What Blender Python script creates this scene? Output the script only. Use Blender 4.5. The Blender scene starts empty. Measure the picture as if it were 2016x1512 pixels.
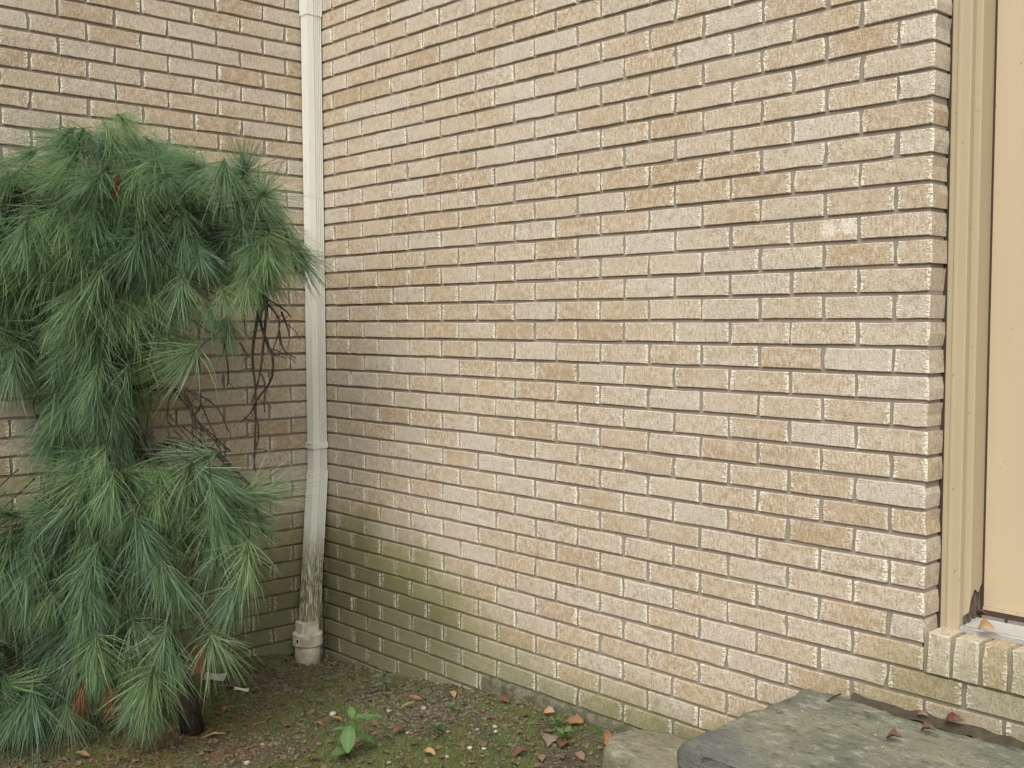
import bpy, bmesh, math, random
from mathutils import Vector, Matrix, Quaternion, noise
import numpy as np

sc = bpy.context.scene
COL = sc.collection
R = math.radians
rng = random.Random(7)

# ------------------------------------------------------------------ camera
cam_d = bpy.data.cameras.new('camera')
cam = bpy.data.objects.new('camera', cam_d)
COL.objects.link(cam)
CAM = Vector((4.04358, -2.53834, .87233))
YAW, PITCH, ROLL, FPX = -.80656, -.06247, -.00172, 2141.52
F = Vector((math.sin(YAW) * math.cos(PITCH), math.cos(YAW) * math.cos(PITCH), math.sin(PITCH)))
R0 = Vector((math.cos(YAW), -math.sin(YAW), 0))
U0 = R0.cross(F)
RT = R0 * math.cos(ROLL) + U0 * math.sin(ROLL)
UP = RT.cross(F)
cam.matrix_world = Matrix(((RT.x, UP.x, -F.x, CAM.x), (RT.y, UP.y, -F.y, CAM.y), (RT.z, UP.z, -F.z, CAM.z), (0, 0, 0, 1)))
cam_d.sensor_width = 36
cam_d.lens = FPX / 2016 * 36
cam_d.shift_x = -63.82 / 2016
cam_d.shift_y = 11.84 / 2016
cam_d.clip_start = .05
cam_d.clip_end = 500
sc.camera = cam

# ------------------------------------------------------------------ light: soft overcast daylight
SUN_AZ_DIR = Vector((.50, -.86, 0)).normalized()
SUN_EL = 50
world = bpy.data.worlds.new('World')
sc.world = world
world.use_nodes = True
wn = world.node_tree.nodes
wl = world.node_tree.links
bg = wn['Background']
sky = wn.new('ShaderNodeTexSky')
sky.sky_type = 'NISHITA'
sky.sun_disc = False
sky.sun_elevation = R(SUN_EL)
sky.sun_rotation = math.atan2(SUN_AZ_DIR.x, SUN_AZ_DIR.y)
sky.air_density = 1.2
sky.dust_density = 6
sky.ozone_density = .6
hs = wn.new('ShaderNodeHueSaturation')
hs.inputs['Saturation'].default_value = .45
wl.new(sky.outputs[0], hs.inputs['Color'])
wl.new(hs.outputs[0], bg.inputs[0])
bg.inputs[1].default_value = .15
sun_d = bpy.data.lights.new('sun', 'SUN')
sun_d.energy = 1.15
sun_d.angle = R(70)
sun_d.color = (1, .95, .85)
sun = bpy.data.objects.new('sun', sun_d)
COL.objects.link(sun)
sdir = (SUN_AZ_DIR * math.cos(R(SUN_EL)) + Vector((0, 0, math.sin(R(SUN_EL)))))
sun.rotation_euler = (-sdir).to_track_quat('-Z', 'Y').to_euler()
sun.location = (2, -4, 6)
sc.view_settings.view_transform = 'Standard'
sc.view_settings.look = 'None'
sc.view_settings.exposure = 0.39
sc.view_settings.gamma = 1
sc.cycles.max_bounces = 6
sc.cycles.diffuse_bounces = 5
sc.cycles.adaptive_threshold = .02

# ------------------------------------------------------------------ helpers
def add_obj(name, me, mat=None, parent=None, loc=None):
    o = bpy.data.objects.new(name, me)
    COL.objects.link(o)
    if mat is not None and me is not None and not me.materials:
        for m in (mat if isinstance(mat, (list, tuple)) else [mat]):
            me.materials.append(m)
    if parent is not None:
        o.parent = parent
    if loc is not None:
        o.location = loc
    return o

def mesh(name, v, f, smooth=False):
    me = bpy.data.meshes.new(name)
    me.from_pydata([tuple(p) for p in v], [], f)
    if smooth:
        me.polygons.foreach_set('use_smooth', [True] * len(me.polygons))
    me.update()
    return me

def tag(o, label, cat, group=None):
    o['label'] = label
    o['category'] = cat
    if group:
        o['group'] = group
    return o

def thing(name, label, cat, loc=(0, 0, 0), group=None):
    o = bpy.data.objects.new(name, None)
    o.empty_display_size = .05
    COL.objects.link(o)
    o.location = loc
    return tag(o, label, cat, group)

class MB:
    def __init__(s):
        s.v, s.f, s.m = [], [], []
    def box(s, x0, x1, y0, y1, z0, z1, m=0):
        b = len(s.v)
        s.v += [(x0, y0, z0), (x1, y0, z0), (x1, y1, z0), (x0, y1, z0), (x0, y0, z1), (x1, y0, z1), (x1, y1, z1), (x0, y1, z1)]
        for q in ((0, 3, 2, 1), (4, 5, 6, 7), (0, 1, 5, 4), (1, 2, 6, 5), (2, 3, 7, 6), (3, 0, 4, 7)):
            s.f.append(tuple(b + i for i in q)); s.m.append(m)
    def tube(s, pts, rad, n=6, m=0, cap=True):
        pts = [Vector(p) for p in pts]
        rings = []
        up = Vector((.13, .27, .95)).normalized()
        for i, p in enumerate(pts):
            t = (pts[min(i + 1, len(pts) - 1)] - pts[max(i - 1, 0)]).normalized()
            u = t.cross(up)
            if u.length < 1e-3:
                u = t.cross(Vector((1, 0, 0)))
            u.normalize(); w = t.cross(u)
            r = rad[i] if isinstance(rad, (list, tuple)) else rad
            b = len(s.v)
            for k in range(n):
                a = 2 * math.pi * k / n
                s.v.append(tuple(p + u * (math.cos(a) * r) + w * (math.sin(a) * r)))
            rings.append(b)
        for a, b in zip(rings, rings[1:]):
            for k in range(n):
                s.f.append((a + k, a + (k + 1) % n, b + (k + 1) % n, b + k)); s.m.append(m)
        if cap:
            s.f.append(tuple(rings[0] + k for k in range(n))[::-1]); s.m.append(m)
            s.f.append(tuple(rings[-1] + k for k in range(n))); s.m.append(m)
    def lathe(s, prof, cx, cy, n=24, m=0):
        rings = []
        for r, z in prof:
            b = len(s.v)
            for k in range(n):
                a = 2 * math.pi * k / n
                s.v.append((cx + math.cos(a) * r, cy + math.sin(a) * r, z))
            rings.append(b)
        for a, b in zip(rings, rings[1:]):
            for k in range(n):
                s.f.append((a + k, a + (k + 1) % n, b + (k + 1) % n, b + k)); s.m.append(m)
    def extrude_z(s, prof, stations, m=0, closed=True):
        """prof: list of (x,y); stations: list of (z, dx, dy)"""
        rings = []
        n = len(prof)
        for z, dx, dy in stations:
            b = len(s.v)
            s.v += [(x + dx, y + dy, z) for x, y in prof]
            rings.append(b)
        rg = range(n) if closed else range(n - 1)
        for a, b in zip(rings, rings[1:]):
            for k in rg:
                s.f.append((a + k, a + (k + 1) % n, b + (k + 1) % n, b + k)); s.m.append(m)
        if closed:
            s.f.append(tuple(rings[0] + k for k in range(n))[::-1]); s.m.append(m)
            s.f.append(tuple(rings[-1] + k for k in range(n))); s.m.append(m)
    def extrude_x(s, prof, x0, x1, m=0):
        n = len(prof)
        b = len(s.v)
        s.v += [(x0, y, z) for y, z in prof] + [(x1, y, z) for y, z in prof]
        for k in range(n):
            s.f.append((b + k, b + (k + 1) % n, b + n + (k + 1) % n, b + n + k)); s.m.append(m)
        s.f.append(tuple(b + k for k in range(n))[::-1]); s.m.append(m)
        s.f.append(tuple(b + n + k for k in range(n))); s.m.append(m)
    def build(s, name, mat, parent=None, smooth=False, loc=None):
        me = mesh(name, s.v, s.f, smooth)
        for mm in (mat if isinstance(mat, (list, tuple)) else [mat]):
            me.materials.append(mm)
        me.polygons.foreach_set('material_index', s.m)
        bm = bmesh.new(); bm.from_mesh(me)
        bmesh.ops.recalc_face_normals(bm, faces=bm.faces)
        bm.to_mesh(me); bm.free()
        return add_obj(name, me, None, parent, loc)

# ---- node helpers
class NT:
    def __init__(s, name):
        s.mat = bpy.data.materials.new(name)
        s.mat.use_nodes = True
        s.t = s.mat.node_tree
        s.b = s.t.nodes['Principled BSDF']
        s.b.inputs['Specular IOR Level'].default_value = .25
    def set(s, sock, v):
        if v is None:
            return
        if hasattr(v, 'is_linked') or hasattr(v, 'links'):
            s.t.links.new(v, sock)
        elif isinstance(v, (tuple, list)):
            d = sock.default_value
            v = tuple(v)
            if len(d) == 4 and len(v) == 3:
                v = v + (1,)
            sock.default_value = v
        else:
            sock.default_value = v
    def n(s, ty, **kw):
        nd = s.t.nodes.new('ShaderNode' + ty)
        for k, v in kw.items():
            setattr(nd, k, v)
        return nd
    def math(s, op, a, b=None, c=None, clamp=False):
        nd = s.n('Math', operation=op, use_clamp=clamp)
        s.set(nd.inputs[0], a)
        if b is not None: s.set(nd.inputs[1], b)
        if c is not None: s.set(nd.inputs[2], c)
        return nd.outputs[0]
    def vmath(s, op, a, b=None):
        nd = s.n('VectorMath', operation=op)
        s.set(nd.inputs[0], a)
        if b is not None: s.set(nd.inputs[1], b)
        return nd.outputs[0]
    def noise(s, vec, scale, detail=3, rough=.55, dim='3D'):
        nd = s.n('TexNoise', noise_dimensions=dim)
        s.set(nd.inputs['Vector'], vec)
        nd.inputs['Scale'].default_value = scale
        nd.inputs['Detail'].default_value = detail
        nd.inputs['Roughness'].default_value = rough
        return nd.outputs['Fac']
    def ramp(s, fac, stops, interp='LINEAR'):
        nd = s.n('ValToRGB')
        cr = nd.color_ramp
        cr.interpolation = interp
        while len(cr.elements) < len(stops):
            cr.elements.new(.5)
        for e, (p, c) in zip(cr.elements, stops):
            e.position = p
            e.color = (c, c, c, 1) if isinstance(c, (int, float)) else tuple(c) + (1,)
        s.set(nd.inputs[0], fac)
        return nd.outputs[0]
    def smooth(s, v, lo, hi):
        nd = s.n('MapRange', interpolation_type='SMOOTHSTEP')
        s.set(nd.inputs['Value'], v)
        s.set(nd.inputs['From Min'], lo); s.set(nd.inputs['From Max'], hi)
        return nd.outputs[0]
    def mix(s, fac, a, b, mode='MIX'):
        nd = s.n('Mix', data_type='RGBA', blend_type=mode, clamp_factor=True)
        s.set(nd.inputs[0], fac)
        s.set(nd.inputs[6], a); s.set(nd.inputs[7], b)
        return nd.outputs[2]
    def xyz(s, v):
        nd = s.n('SeparateXYZ')
        s.set(nd.inputs[0], v)
        return nd.outputs
    def comb(s, x, y, z):
        nd = s.n('CombineXYZ')
        s.set(nd.inputs[0], x); s.set(nd.inputs[1], y); s.set(nd.inputs[2], z)
        return nd.outputs[0]
    def pos(s):
        return s.n('NewGeometry').outputs['Position']
    def obj(s):
        return s.n('TexCoord').outputs['Object']
    def uv(s, name):
        return s.n('UVMap', uv_map=name).outputs[0]
    def rand(s):
        return s.n('ObjectInfo').outputs['Random']
    def attr(s, name):
        return s.n('Attribute', attribute_name=name).outputs['Fac']
    def bump(s, h, strength=.4, dist=.002, normal=None):
        nd = s.n('Bump')
        nd.inputs['Strength'].default_value = strength
        nd.inputs['Distance'].default_value = dist
        s.set(nd.inputs['Height'], h)
        if normal is not None:
            s.set(nd.inputs['Normal'], normal)
        return nd.outputs[0]
    def out(s, color=None, rough=None, normal=None, spec=None, metal=None):
        s.set(s.b.inputs['Base Color'], color)
        s.set(s.b.inputs['Roughness'], rough)
        s.set(s.b.inputs['Normal'], normal)
        s.set(s.b.inputs['Specular IOR Level'], spec)
        s.set(s.b.inputs['Metallic'], metal)
        return s.mat

def stain_nodes(t, side):
    """algae staining on the damp lower masonry: returns (mask, colour)"""
    P = t.pos()
    x, y, z = t.xyz(P)
    s = x if side == 'right' else t.math('MULTIPLY', y, -1)
    def prof(pts):
        return t.ramp(t.math('DIVIDE', s, 3.2, clamp=True), [(p / 3.2, v) for p, v in pts])
    if side == 'right':
        zb = prof([(0, .56), (.28, .575), (.5, .53), (.74, .495), (.92, .43), (1.1, .355), (1.3, .295), (1.55, .25), (2.12, .245), (2.35, .34), (2.58, .48), (2.8, .62), (3.1, .62)])
        st = prof([(0, 1), (.8, 1), (1.1, .72), (1.3, .7), (2.1, .85), (2.35, .50), (3.1, .58)])
    else:
        zb = prof([(0, .55), (.2, .56), (.5, .60), (.9, .74), (1.3, .82), (3, .82)])
        st = prof([(0, 1), (.5, .95), (.9, .75), (3, .7)])
    zb = t.math('MULTIPLY_ADD', zb, 1.2, -.6)
    n1 = t.noise(P, 5, 3, .6)
    n2 = t.noise(P, 38, 2, .6)
    d = t.math('SUBTRACT', zb, z)
    d = t.math('ADD', d, t.math('MULTIPLY_ADD', n1, .26, -.13))
    d = t.math('ADD', d, t.math('MULTIPLY_ADD', n2, .10, -.05))
    m = t.math('MULTIPLY', t.smooth(d, -.11, .15), st)
    core = t.smooth(d, .06, .30)
    green = t.mix(n2, (.155, .165, .060), (.225, .215, .095))
    dark = t.mix(t.noise(P, 9, 3), (.094, .106, .052), (.138, .136, .076))
    col = t.mix(t.math('MULTIPLY', core, .8), green, dark)
    # bright moss right at the foot of the wall
    if side == 'right':
        moss = t.math('MULTIPLY', t.smooth(z, -.345, -.36), t.smooth(s, .9, 1.2))
        col = t.mix(moss, col, t.mix(n2, (.075, .115, .028), (.14, .16, .055)))
    return m, col

def brick_material(side):
    t = NT('brick_' + side)
    uvx, uvy, _ = t.xyz(t.uv('UVMap'))
    dx, dy, _ = t.xyz(t.uv('dims'))
    r = t.math('FRACT', t.math('ADD', t.rand(), t.attr('rnd')))
    r2 = t.math('FRACT', t.math('MULTIPLY', r, 7.31))
    r3 = t.math('FRACT', t.math('MULTIPLY', r, 23.7))
    vec = t.comb(t.math('MULTIPLY_ADD', r, 53, uvx), t.math('MULTIPLY_ADD', r2, 31, uvy), 0)
    base = t.ramp(r, [(0, (.37, .275, .170)), (.10, (.415, .32, .205)), (.25, (.44, .355, .240)), (.42, (.46, .385, .28)), (.58, (.455, .397, .31)), (.75, (.485, .435, .365)), (.9, (.45, .37, .26)), (1, (.385, .29, .185))])
    streak = t.noise(t.vmath('MULTIPLY', vec, (150, 55, 1)), 1, 3, .65, '2D')
    mott = t.noise(vec, 36, 3, .7, '2D')
    fine = t.noise(vec, 190, 2, .6, '2D')
    grain = t.noise(vec, 420, 1, .5, '2D')
    sfac = t.math('MULTIPLY', t.smooth(streak, .50, .62), t.math('MULTIPLY_ADD', r2, .55, .25))
    c = t.mix(sfac, base, (.62, .55, .45))
    c = t.mix(t.math('MULTIPLY', t.smooth(mott, .52, .66), t.math('MULTIPLY_ADD', r3, .45, .15)), c, (.30, .22, .135))
    c = t.mix(t.math('MULTIPLY', t.smooth(mott, .47, .34), .55), c, (.55, .495, .43))
    c = t.mix(t.math('MULTIPLY', t.smooth(streak, .42, .33), .6), c, (.29, .20, .125))
    pit = t.smooth(fine, .66, .72)
    c = t.mix(t.math('MULTIPLY', pit, .65), c, (.15, .105, .07))
    c = t.mix(t.math('MULTIPLY_ADD', grain, .5, -.1), c, t.mix(.6, c, (.64, .57, .47)))
    big = t.noise(t.pos(), 1.7, 3, .6)
    c = t.mix(t.math('MULTIPLY', t.smooth(big, .48, .66), .30), c, (.56, .515, .445))
    c = t.mix(t.math('MULTIPLY', t.smooth(big, .46, .32), .2), c, (.34, .27, .165))
    # torn pale ends of the extruded bricks
    au = t.math('ABSOLUTE', uvx)
    e = t.math('SUBTRACT', au, dx)
    en = t.noise(t.vmath('MULTIPLY', vec, (90, 160, 1)), 1, 2, .65, '2D')
    e = t.math('ADD', e, t.math('MULTIPLY_ADD', en, .066, -.0325))
    end = t.math('MULTIPLY', t.smooth(e, -.010, -.002), t.smooth(t.math('SUBTRACT', au, dx), .004, .001))
    end = t.math('MULTIPLY', end, t.math('MULTIPLY_ADD', r3, .62, .36))
    c = t.mix(end, c, (.80, .75, .63))
    # weathered top and bottom lips
    av = t.math('SUBTRACT', t.math('ABSOLUTE', uvy), dy)
    lip = t.smooth(t.math('ADD', av, t.math('MULTIPLY_ADD', en, .012, -.006)), -.006, .0)
    c = t.mix(t.math('MULTIPLY', lip, .05), c, (.56, .48, .36))
    if side == 'right':
        px, py, pz = t.xyz(t.pos())
        for (cx, cz, rx, rz) in ((2.478, 1.115, .030, .022), (2.535, 1.118, .030, .024)):
            q = t.math('ADD', t.math('POWER', t.math('DIVIDE', t.math('SUBTRACT', px, cx), rx), 2), t.math('POWER', t.math('DIVIDE', t.math('SUBTRACT', pz, cz), rz), 2))
            q = t.math('ADD', q, t.math('MULTIPLY_ADD', t.noise(t.pos(), 110, 4, .75), 5, -2.4))
            c = t.mix(t.math('MULTIPLY', t.smooth(q, 1.3, .3), .62), c, (.78, .74, .65))
    m, sc_ = stain_nodes(t, side)
    m = t.math('MULTIPLY', m, t.math('SUBTRACT', 1, t.math('MULTIPLY', t.math('MULTIPLY', end, fine), 1.1)))
    m = t.math('MULTIPLY', m, t.math('MULTIPLY_ADD', r3, .14, .88))
    c = t.mix(t.math('MULTIPLY', m, .93), c, sc_)
    h = t.math('ADD', t.math('MULTIPLY', streak, .9), t.math('MULTIPLY', fine, .8))
    h = t.math('SUBTRACT', h, t.math('MULTIPLY', pit, .9))
    h = t.math('ADD', h, t.math('MULTIPLY', en, t.math('MULTIPLY', end, 1.5)))
    return t.out(c, .92, t.bump(h, .75, .003), .12)

def mortar_material(side):
    t = NT('mortar_' + side)
    P = t.pos()
    n = t.noise(P, 16, 2, .6)
    g = t.noise(P, 300, 2, .65)
    c = t.mix(n, (.215, .188, .160), (.30, .262, .225))
    c = t.mix(t.math('MULTIPLY', g, .5), c, (.34, .30, .25))
    m, s_ = stain_nodes(t, side)
    c = t.mix(t.math('MULTIPLY', m, .9), c, t.mix(.2, s_, (.06, .055, .04)))
    return t.out(c, .95, t.bump(t.math('ADD', g, n), .5, .0025), .1)

def plain(name, col, rough=.6, spec=.3, var=.12, scale=20, bump=0, metal=None, bscale=200):
    t = NT(name)
    P = t.pos()
    n = t.noise(P, scale, 4, .6)
    lo = tuple(v * (1 - var) for v in col); hi = tuple(min(1, v * (1 + var)) for v in col)
    c = t.mix(n, lo, hi)
    nm = t.bump(t.noise(P, bscale, 3), bump, .002) if bump else None
    return t.out(c, rough, nm, spec, metal)

# ------------------------------------------------------------------ masonry
PT, H, JT = .2032, .0677, .0105         # brick pitch, course height, joint
BX0, BY0 = -.075, .04128                # bond offsets on the two walls
BH = H - JT
M_BR, M_BL = brick_material('right'), brick_material('left')
M_MR, M_ML = mortar_material('right'), mortar_material('left')

def brick_geo(L, Hh, D, seed, rough=1.0, round_top=0.0):
    """one weathered brick: X along the wall, Y into the wall, Z up; 10-point ragged outline, bevelled arris"""
    rr = random.Random(seed)
    hl, hh = L / 2, Hh / 2
    out = [(-hl, -hh), (-hl * .4, -hh), (hl * .35, -hh), (hl, -hh), (hl, rr.uniform(-.3, .3) * hh), (hl, hh), (hl * .4, hh), (-hl * .35, hh), (-hl, hh), (-hl, rr.uniform(-.3, .3) * hh)]
    j = lambda a: rr.uniform(-a, a) * rough
    o2 = []
    for (x, z) in out:
        x += j(.0030) if abs(abs(x) - hl) < 1e-6 else j(.01)
        z += j(.0011)
        if rr.random() < .12 and abs(x) > hl * .9:
            x *= 1 - .004 / hl
        o2.append((x, z))
    bev = .0010
    v, uv = [], []
    for (x, z) in o2:                                            # front rim
        k = bev + rr.uniform(0, .0014) * rough
        v.append((x * (1 - k / hl), j(.0005), z * (1 - k / hh))); uv.append((v[-1][0], v[-1][2]))
    for (x, z) in o2:
        v.append((x, .0022 + j(.001), z)); uv.append((x, z))
    for (x, z) in o2:
        v.append((x, D, z)); uv.append((x + math.copysign(D, x) if abs(x) > hl * .9 else x, z if abs(x) > hl * .9 else z + math.copysign(D, z)))
    v.append((0, j(.0006), 0)); uv.append((0, 0))
    n = 10
    f = [(30, k, (k + 1) % n) for k in range(n)]
    for a in (0, n):
        f += [(a + k, a + n + k, a + n + (k + 1) % n, a + (k + 1) % n) for k in range(n)]
    return v, f, uv

def brick_mesh(name, parts, mat, rnds=None):
    """parts: list of (v,f,uv,L,H)"""
    V, Fc, UVs, DM, RN = [], [], [], [], []
    for i, (v, f, uv, L, Hh) in enumerate(parts):
        b = len(V)
        V += v
        Fc += [tuple(b + k for k in q) for q in f]
        UVs += uv
        DM += [(L / 2, Hh / 2)] * len(v)
        RN += [rnds[i] if rnds else 0.0] * len(v)
    me = mesh(name, V, Fc)
    li = np.empty(len(me.loops), dtype=np.int32)
    me.loops.foreach_get('vertex_index', li)
    u1 = me.uv_layers.new(name='UVMap'); u2 = me.uv_layers.new(name='dims')
    u1.data.foreach_set('uv', np.array(UVs, dtype=np.float32)[li].ravel())
    u2.data.foreach_set('uv', np.array(DM, dtype=np.float32)[li].ravel())
    if rnds:
        at = me.attributes.new('rnd', 'FLOAT', 'POINT')
        at.data.foreach_set('value', np.array(RN, dtype=np.float32))
    me.materials.append(mat)
    return me

def project(p):
    d = Vector(p) - CAM
    k = d.dot(F)
    if k < .1:
        return None
    return (1008 + 63.82 + FPX * d.dot(RT) / k, 756 + 11.84 - FPX * d.dot(UP) / k)

def seen_area(pts):
    q = [project(p) for p in pts]
    if any(p is None for p in q):
        return 0
    xs = [min(2016, max(0, p[0])) for p in q]; ys = [min(1512, max(0, p[1])) for p in q]
    a = 0
    for i in range(len(q)):
        k = (i + 1) % len(q)
        a += xs[i] * ys[k] - xs[k] * ys[i]
    return abs(a) / 2

def lay(wall, side, slots, mat, keep=300):
    """slots: (s0, s1, z0, z1, vertical?) spans along the wall; the 300 that show largest become objects"""
    items = []
    for (s0, s1, z0, z1) in slots:
        if side == 'right':
            c = [(s0, 0, z0), (s1, 0, z0), (s1, 0, z1), (s0, 0, z1)]
        else:
            c = [(0, -s0, z0), (0, -s1, z0), (0, -s1, z1), (0, -s0, z1)]
        items.append((seen_area(c), s0, s1, z0, z1))
    items.sort(key=lambda a: -a[0])
    cache, rest, rnds = {}, [], []
    rr = random.Random(11 if side == 'right' else 23)
    for i, (ar, s0, s1, z0, z1) in enumerate(items):
        L = round((s1 - s0) * 1000) / 1000
        Hh = round((z1 - z0) * 1000) / 1000
        proud = rr.uniform(-.0012, .0012)
        if i < keep and ar > 0:
            key = (L, Hh, rr.randrange(7))
            if key not in cache:
                v, f, uv = brick_geo(L, Hh, .08, hash(key) & 0xffff)
                cache[key] = brick_mesh('brick', [(v, f, uv, L, Hh)], mat)
            o = add_obj('brick', cache[key], None, wall)
            if side == 'right':
                o.location = ((s0 + s1) / 2, proud, (z0 + z1) / 2 + rr.uniform(-.0008, .0008))
                o.rotation_euler = (rr.uniform(-.006, .006), rr.uniform(-.005, .005), rr.uniform(-.006, .006))
            else:
                o.location = (proud, -(s0 + s1) / 2, (z0 + z1) / 2 + rr.uniform(-.0008, .0008))
                o.rotation_euler = (rr.uniform(-.006, .006), rr.uniform(-.005, .005), math.pi / 2 + rr.uniform(-.006, .006))
        else:
            v, f, uv = brick_geo(L, Hh, .08, rr.randrange(9999))
            cs, cz = (s0 + s1) / 2, (z0 + z1) / 2 + rr.uniform(-.0008, .0008)
            if side == 'right':
                v = [(x + cs, y + proud, z + cz) for x, y, z in v]
            else:
                v = [(-y + proud, x - cs, z + cz) for x, y, z in v]
            rest.append((v, f, uv, L, Hh)); rnds.append(rr.random())
    if rest:
        o = add_obj('bricks', brick_mesh('bricks', rest, mat, rnds), None, wall)
        o['kind'] = 'stuff'

ARRIS = 14 * PT + BX0 - JT / 2          # outer corner beside the door
DOOR_R = ARRIS + 1.02                   # far side of the door opening
K0, K1 = -10, 42
rr = random.Random(3)

def spans(joints, lo, hi):
    js = [j for j in joints if lo + .012 < j < hi - .012]
    e = [lo - JT / 2] + js + [hi + JT / 2]
    return [(a + JT / 2 + rr.uniform(-.0012, .0012), b - JT / 2 + rr.uniform(-.0012, .0012)) for a, b in zip(e, e[1:])]

wall_r = thing('brick_wall', 'tan brick wall running from the corner downspout to the door frame', 'wall')
slots = []
for k in range(K0, K1):
    z0 = k * H; z1 = z0 + BH
    off = 0 if k % 2 == 0 else .5
    js = [BX0 + (u + off) * PT for u in range(0, 27)]
    if k <= -1:
        for a, b in spans(js, .004, 4.6):
            slots.append((a, b, z0, z1))
    else:
        for a, b in spans(js, .004, ARRIS):
            slots.append((a, b, z0, z1))
        for a, b in spans(js, DOOR_R, 4.6):
            slots.append((a, b, z0, z1))
lay(wall_r, 'right', slots, M_BR)
# rowlock sill bricks under the door
cache = {}
xs = 2.7775
i = 0
while xs < DOOR_R - .07:
    w = .0595
    key = i % 4
    if key not in cache:
        v, f, uv = brick_geo(w, .102, .095, 70 + key)
        v2 = []
        for (x, y, z) in v:                    # rounded worn front arris on top
            if z > .045 and y < .004:
                y += .005 if abs(z) > .0485 else .001
                z -= .001
            v2.append((x, y, z))
        cache[key] = brick_mesh('brick', [(v2, f, uv, w, .102)], M_BR)
    o = add_obj('brick', cache[key], None, wall_r)
    o.location = (xs + w / 2, -.006 + rr.uniform(-.001, .001), .049)
    o.rotation_euler = (R(-1.2), 0, rr.uniform(-.01, .01))
    xs += w + .0108
    i += 1
# mortar bed behind the bricks
mb = MB()
zt = K1 * H
mb.box(-.09, ARRIS - .006, .0075, .079, K0 * H, zt)
mb.box(ARRIS - .006, DOOR_R + .006, .0075, .079, K0 * H, -.004)
mb.box(ARRIS + .002, DOOR_R + .006, .002, .12, -.0045, .088)
mb.box(DOOR_R + .006, 4.6, .0075, .079, K0 * H, zt)
mb.build('mortar', M_MR, wall_r)
# smeared mortar ledge at the foot of the wall
v, f = [], []
nx = 60
for i in range(nx + 1):
    x = .95 + i / nx * .93
    a = noise.noise((x * 9, 3, 0)) * .006
    b = noise.noise((x * 23, 7, 0)) * .003
    k = min(1, (i / nx) / .3)
    for (y, z) in ((.006, -.413 + b), (.006 - (.013 + abs(b)) * k, -.416 + b), (.006 - (.018 - a) * k, -.428 + b), (.006 - (.020 - a) * k, -.50)):
        v.append((x, y, z))
for i in range(nx):
    for k in range(3):
        p = i * 4 + k
        f.append((p, p + 1, p + 5, p + 4))
def ledge_material():
    t = NT('dirty_mortar')
    P = t.pos()
    n = t.noise(P, 24, 4, .65); g = t.noise(P, 150, 3, .6)
    c = t.mix(t.smooth(n, .38, .62), (.075, .085, .045), (.165, .15, .115))
    c = t.mix(t.math('MULTIPLY', t.smooth(g, .5, .7), .6), c, (.06, .05, .036))
    return t.out(c, .95, t.bump(t.math('ADD', n, g), .9, .006), .1)
add_obj('mortar_ledge', mesh('mortar_ledge', v, f, True), ledge_material(), wall_r)

wall_l = thing('brick_wall', 'greyer brick wall behind the weeping pine, left of the downspout', 'wall')
slots = []
for k in range(K0, K1):
    z0 = k * H; z1 = z0 + BH
    off = 0 if k % 2 else .5
    js = [BY0 + (u + off) * PT for u in range(-1, 18)]
    for a, b in spans(js, .004, 3.1):
        slots.append((a, b, z0, z1))
lay(wall_l, 'left', slots, M_BL)
mb = MB()
mb.box(-.079, -.0075, -3.1, .004, K0 * H, zt)
mb.build('mortar', M_ML, wall_l)

# ------------------------------------------------------------------ ground
def lerp(x, xs, ys):
    if x <= xs[0]: return ys[0]
    for i in range(1, len(xs)):
        if x <= xs[i]:
            return ys[i - 1] + (ys[i] - ys[i - 1]) * (x - xs[i - 1]) / (xs[i] - xs[i - 1])
    return ys[-1]
def gh0(x, y):
    z = lerp(x, [0, .1, .3, .46, .64, .81, .99, 1.22, 1.8, 2.4], [-.585, -.574, -.553, -.543, -.529, -.502, -.488, -.455, -.435, -.42])
    z -= .07 * min(1, max(0, -y / .7))
    z2 = lerp(-y, [0, .1, .24, .37, .8, 1.5], [-.585, -.56, -.525, -.508, -.54, -.57])
    w = math.exp(-max(x, 0) / .22)
    return z * (1 - w) + z2 * w
def gh(x, y):
    z = gh0(x, y)
    if -.3 < x < 4.5 and -4 < y < .3:
        z += noise.noise((x * 6, y * 6, 1.3)) * .010 + noise.noise((x * 21, y * 21, 4.1)) * .010 + noise.noise((x * 60, y * 60, 9.1)) * .005
    return z
def soil_material():
    t = NT('soil')
    P = t.pos()
    n1 = t.noise(P, 3.2, 4, .6); n2 = t.noise(P, 28, 5, .65); n3 = t.noise(P, 160, 4, .65)
    c = t.mix(n2, (.030, .026, .019), (.115, .098, .073))
    c = t.mix(t.math('MULTIPLY', t.smooth(n3, .52, .72), .7), c, (.24, .205, .165))
    moss = t.math('MULTIPLY', t.smooth(t.math('ADD', n1, t.math('MULTIPLY_ADD', n2, .6, -.30)), .40, .54), t.smooth(n3, .28, .5))
    c = t.mix(t.math('MULTIPLY', moss, .85), c, t.mix(n3, (.048, .066, .018), (.125, .155, .045)))
    h = t.math('ADD', t.math('MULTIPLY', n2, 1.2), n3)
    return t.out(c, .97, t.bump(h, .9, .008), .1)
M_SOIL = soil_material()
def axis(lo, hi, step, far):
    a = [lo]
    while a[-1] < hi: a.append(a[-1] + step)
    g = step
    while a[-1] < far: g *= 1.5; a.append(a[-1] + g)
    b = []; x = lo; g = step
    while x > -far: g *= 1.5; x -= g; b.append(x)
    return b[::-1] + a
gx = axis(-.06, 2.7, .016, 80); gy = axis(-1.7, .06, .016, 80)
v = [(x, y, gh(x, y)) for y in gy for x in gx]
nx = len(gx)
f = [(j * nx + i, j * nx + i + 1, (j + 1) * nx + i + 1, (j + 1) * nx + i) for j in range(len(gy) - 1) for i in range(nx - 1)]
ground = add_obj('ground', mesh('ground', v, f, True), M_SOIL)
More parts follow.
